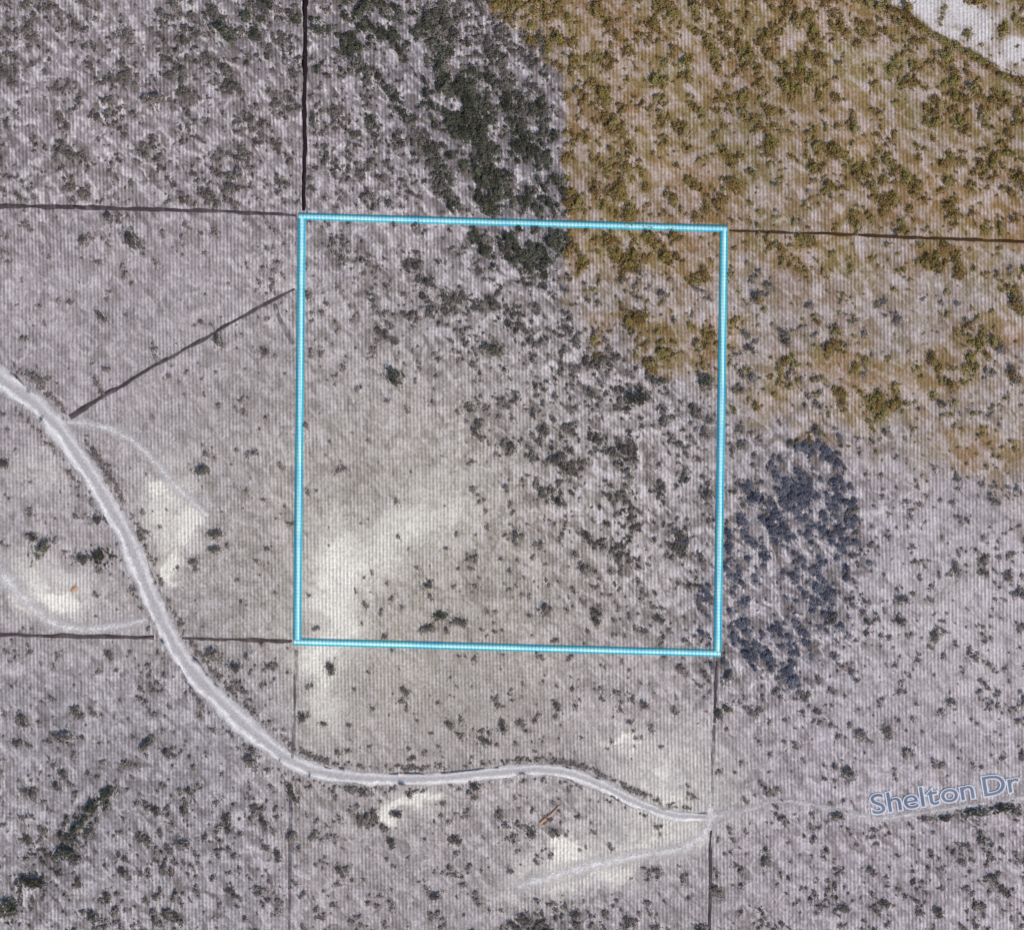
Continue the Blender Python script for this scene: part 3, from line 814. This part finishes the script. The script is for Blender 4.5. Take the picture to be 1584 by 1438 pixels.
# -- the many small tufts beyond those, one mass of each kind
STUFF = {'green': ('dark_undergrowth', 'small dark green undergrowth in the scrub belt above the cyan outline', 'undergrowth'),
         'grey': ('low_scrub', 'countless small grey scrub tufts scattered over the dry ground', 'scrub'),
         'brown': ('brown_tussocks', 'countless small rusty and olive tussocks over the upper right ground', 'tussocks'),
         'blue': ('thicket_undergrowth', 'small blue grey undergrowth filling the thicket right of the outline', 'undergrowth')}
dry = 0.75 * (1 - ss(0.15, 0.6, density(sxp, syp)))      # sparse ground carries dry pale tufts
for kind in PAL:
    idx = np.where((kinds == kind) & ~single)[0]
    cs, fsl, mil, tl = [], [], [], []; off = 0
    for i in idx:
        co, fs, mi = raw_small[kind][rng.integers(8)]
        a = rng.uniform(0, 6.283); c_, s_ = math.cos(a), math.sin(a); R = rad[i] * S * 1.15
        X, Y = W(sxp[i], syp[i])
        p = co * R * np.array([1, rng.uniform(0.7, 1.0), 0.9])
        q = np.stack([p[:, 0] * c_ - p[:, 1] * s_ + X, p[:, 0] * s_ + p[:, 1] * c_ + Y, p[:, 2]], 1)
        q[:, 2] += float(height(X, Y))
        cs.append(q); fsl.append(fs + off); mil.append(mi); tl.append(np.full(len(q), np.clip(rng.random() * 0.7 + dry[i], 0, 1))); off += len(q)
    me = raw_mesh(STUFF[kind][0], np.concatenate(cs), np.concatenate(fsl), False)
    me.materials.append(leaf_material(kind + '_tuft_leaf', PAL[kind], True)); me.materials.append(mw)
    me.polygons.foreach_set('material_index', np.concatenate(mil).astype(np.int32))
    at = me.attributes.new('tint', 'FLOAT', 'POINT'); at.data.foreach_set('value', np.concatenate(tl).astype(np.float32))
    o = bpy.data.objects.new(STUFF[kind][0], me); col.objects.link(o)
    tag(o, STUFF[kind][1], STUFF[kind][2], kind='stuff')
    print(kind, len(idx), int(single[kinds == kind].sum()), len(me.polygons))

# ------------------------------------------------------------------ small orange specks: a crumpled scrap and a forked fleck
mo, nto, bo = new_mat('faded_orange')
nto.links.new(mix_c(nto, noise_n(nto, nd(nto, 'ShaderNodeNewGeometry').outputs['Position'], 2.5).outputs[0], (0.42, 0.24, 0.15), (0.56, 0.34, 0.22)), bo.inputs['Base Color'])
def crumpled_scrap(x, y, L, Wd, deg):
    n = 9
    r = np.random.default_rng(3)
    co = []
    for top in (1, 0):
        for j in range(n):
            for i in range(n):
                u, v = i / (n - 1) * 2 - 1, j / (n - 1) * 2 - 1
                rx = u * L * math.sqrt(1 - v * v * 0.4); ry = v * Wd * math.sqrt(1 - u * u * 0.4)
                z = 0.05 + 0.22 * (1 - max(abs(u), abs(v))) * (0.6 + 0.8 * float(vnoise(u * 3 + 7, v * 3 + 7, 3)))
                co.append((rx, ry, z if top else 0.0))
    fs = []
    for t in (0, 1):
        o_ = t * n * n
        for j in range(n - 1):
            for i in range(n - 1):
                q = (o_ + j * n + i, o_ + j * n + i + 1, o_ + (j + 1) * n + i + 1, o_ + (j + 1) * n + i)
                fs.append(q if t == 0 else q[::-1])
    rim = [i for i in range(n)] + [j * n + n - 1 for j in range(1, n)] + [(n - 1) * n + i for i in range(n - 2, -1, -1)] + [j * n for j in range(n - 2, 0, -1)]
    for a_, b_ in zip(rim, rim[1:] + rim[:1]):
        fs.append((b_, a_, a_ + n * n, b_ + n * n))
    o = link('orange_scrap', raw_mesh('orange_scrap', co, fs), mo)
    X, Y = W(x, y); o.location = (X, Y, float(height(X, Y))); o.rotation_euler = (0, 0, math.radians(deg))
    return o
tag(crumpled_scrap(114, 911, 1.0, 0.6, 40), 'small orange scrap lying on the pale bare patch at the left', 'orange_scrap')
def fleck(x, y):
    pts = [((-2.1, -1.7, 0.12), 0.36), ((-0.9, -0.7, 0.2), 0.42), ((0.3, 0.2, 0.22), 0.30), ((1.5, 1.5, 0.18), 0.17), ((2.6, 2.7, 0.1), 0.06)]
    tw_ = [((-0.9, -0.7, 0.2), 0.26), ((-1.3, -0.2, 0.22), 0.2), ((-1.9, 0.1, 0.14), 0.08)]
    co, fs = [], []
    for ch in (pts, tw_):
        b = len(co)
        for (p, r_) in ch:
            for j in range(6):
                a_ = j * math.pi / 3
                co.append((p[0] + math.cos(a_) * r_ * 0.7, p[1] - math.cos(a_) * r_ * 0.7, p[2] + math.sin(a_) * min(r_, 0.18)))
        for lv in range(len(ch) - 1):
            for j in range(6):
                fs.append((b + lv * 6 + j, b + lv * 6 + (j + 1) % 6, b + lv * 6 + 6 + (j + 1) % 6, b + lv * 6 + 6 + j))
    o = link('forked_fleck', raw_mesh('forked_fleck', co, fs), mo)
    X, Y = W(x, y); o.location = (X, Y, float(height(X, Y)))
    return o
tag(fleck(849, 1262), 'small orange forked branch lying below the right part of the dirt road', 'fleck')
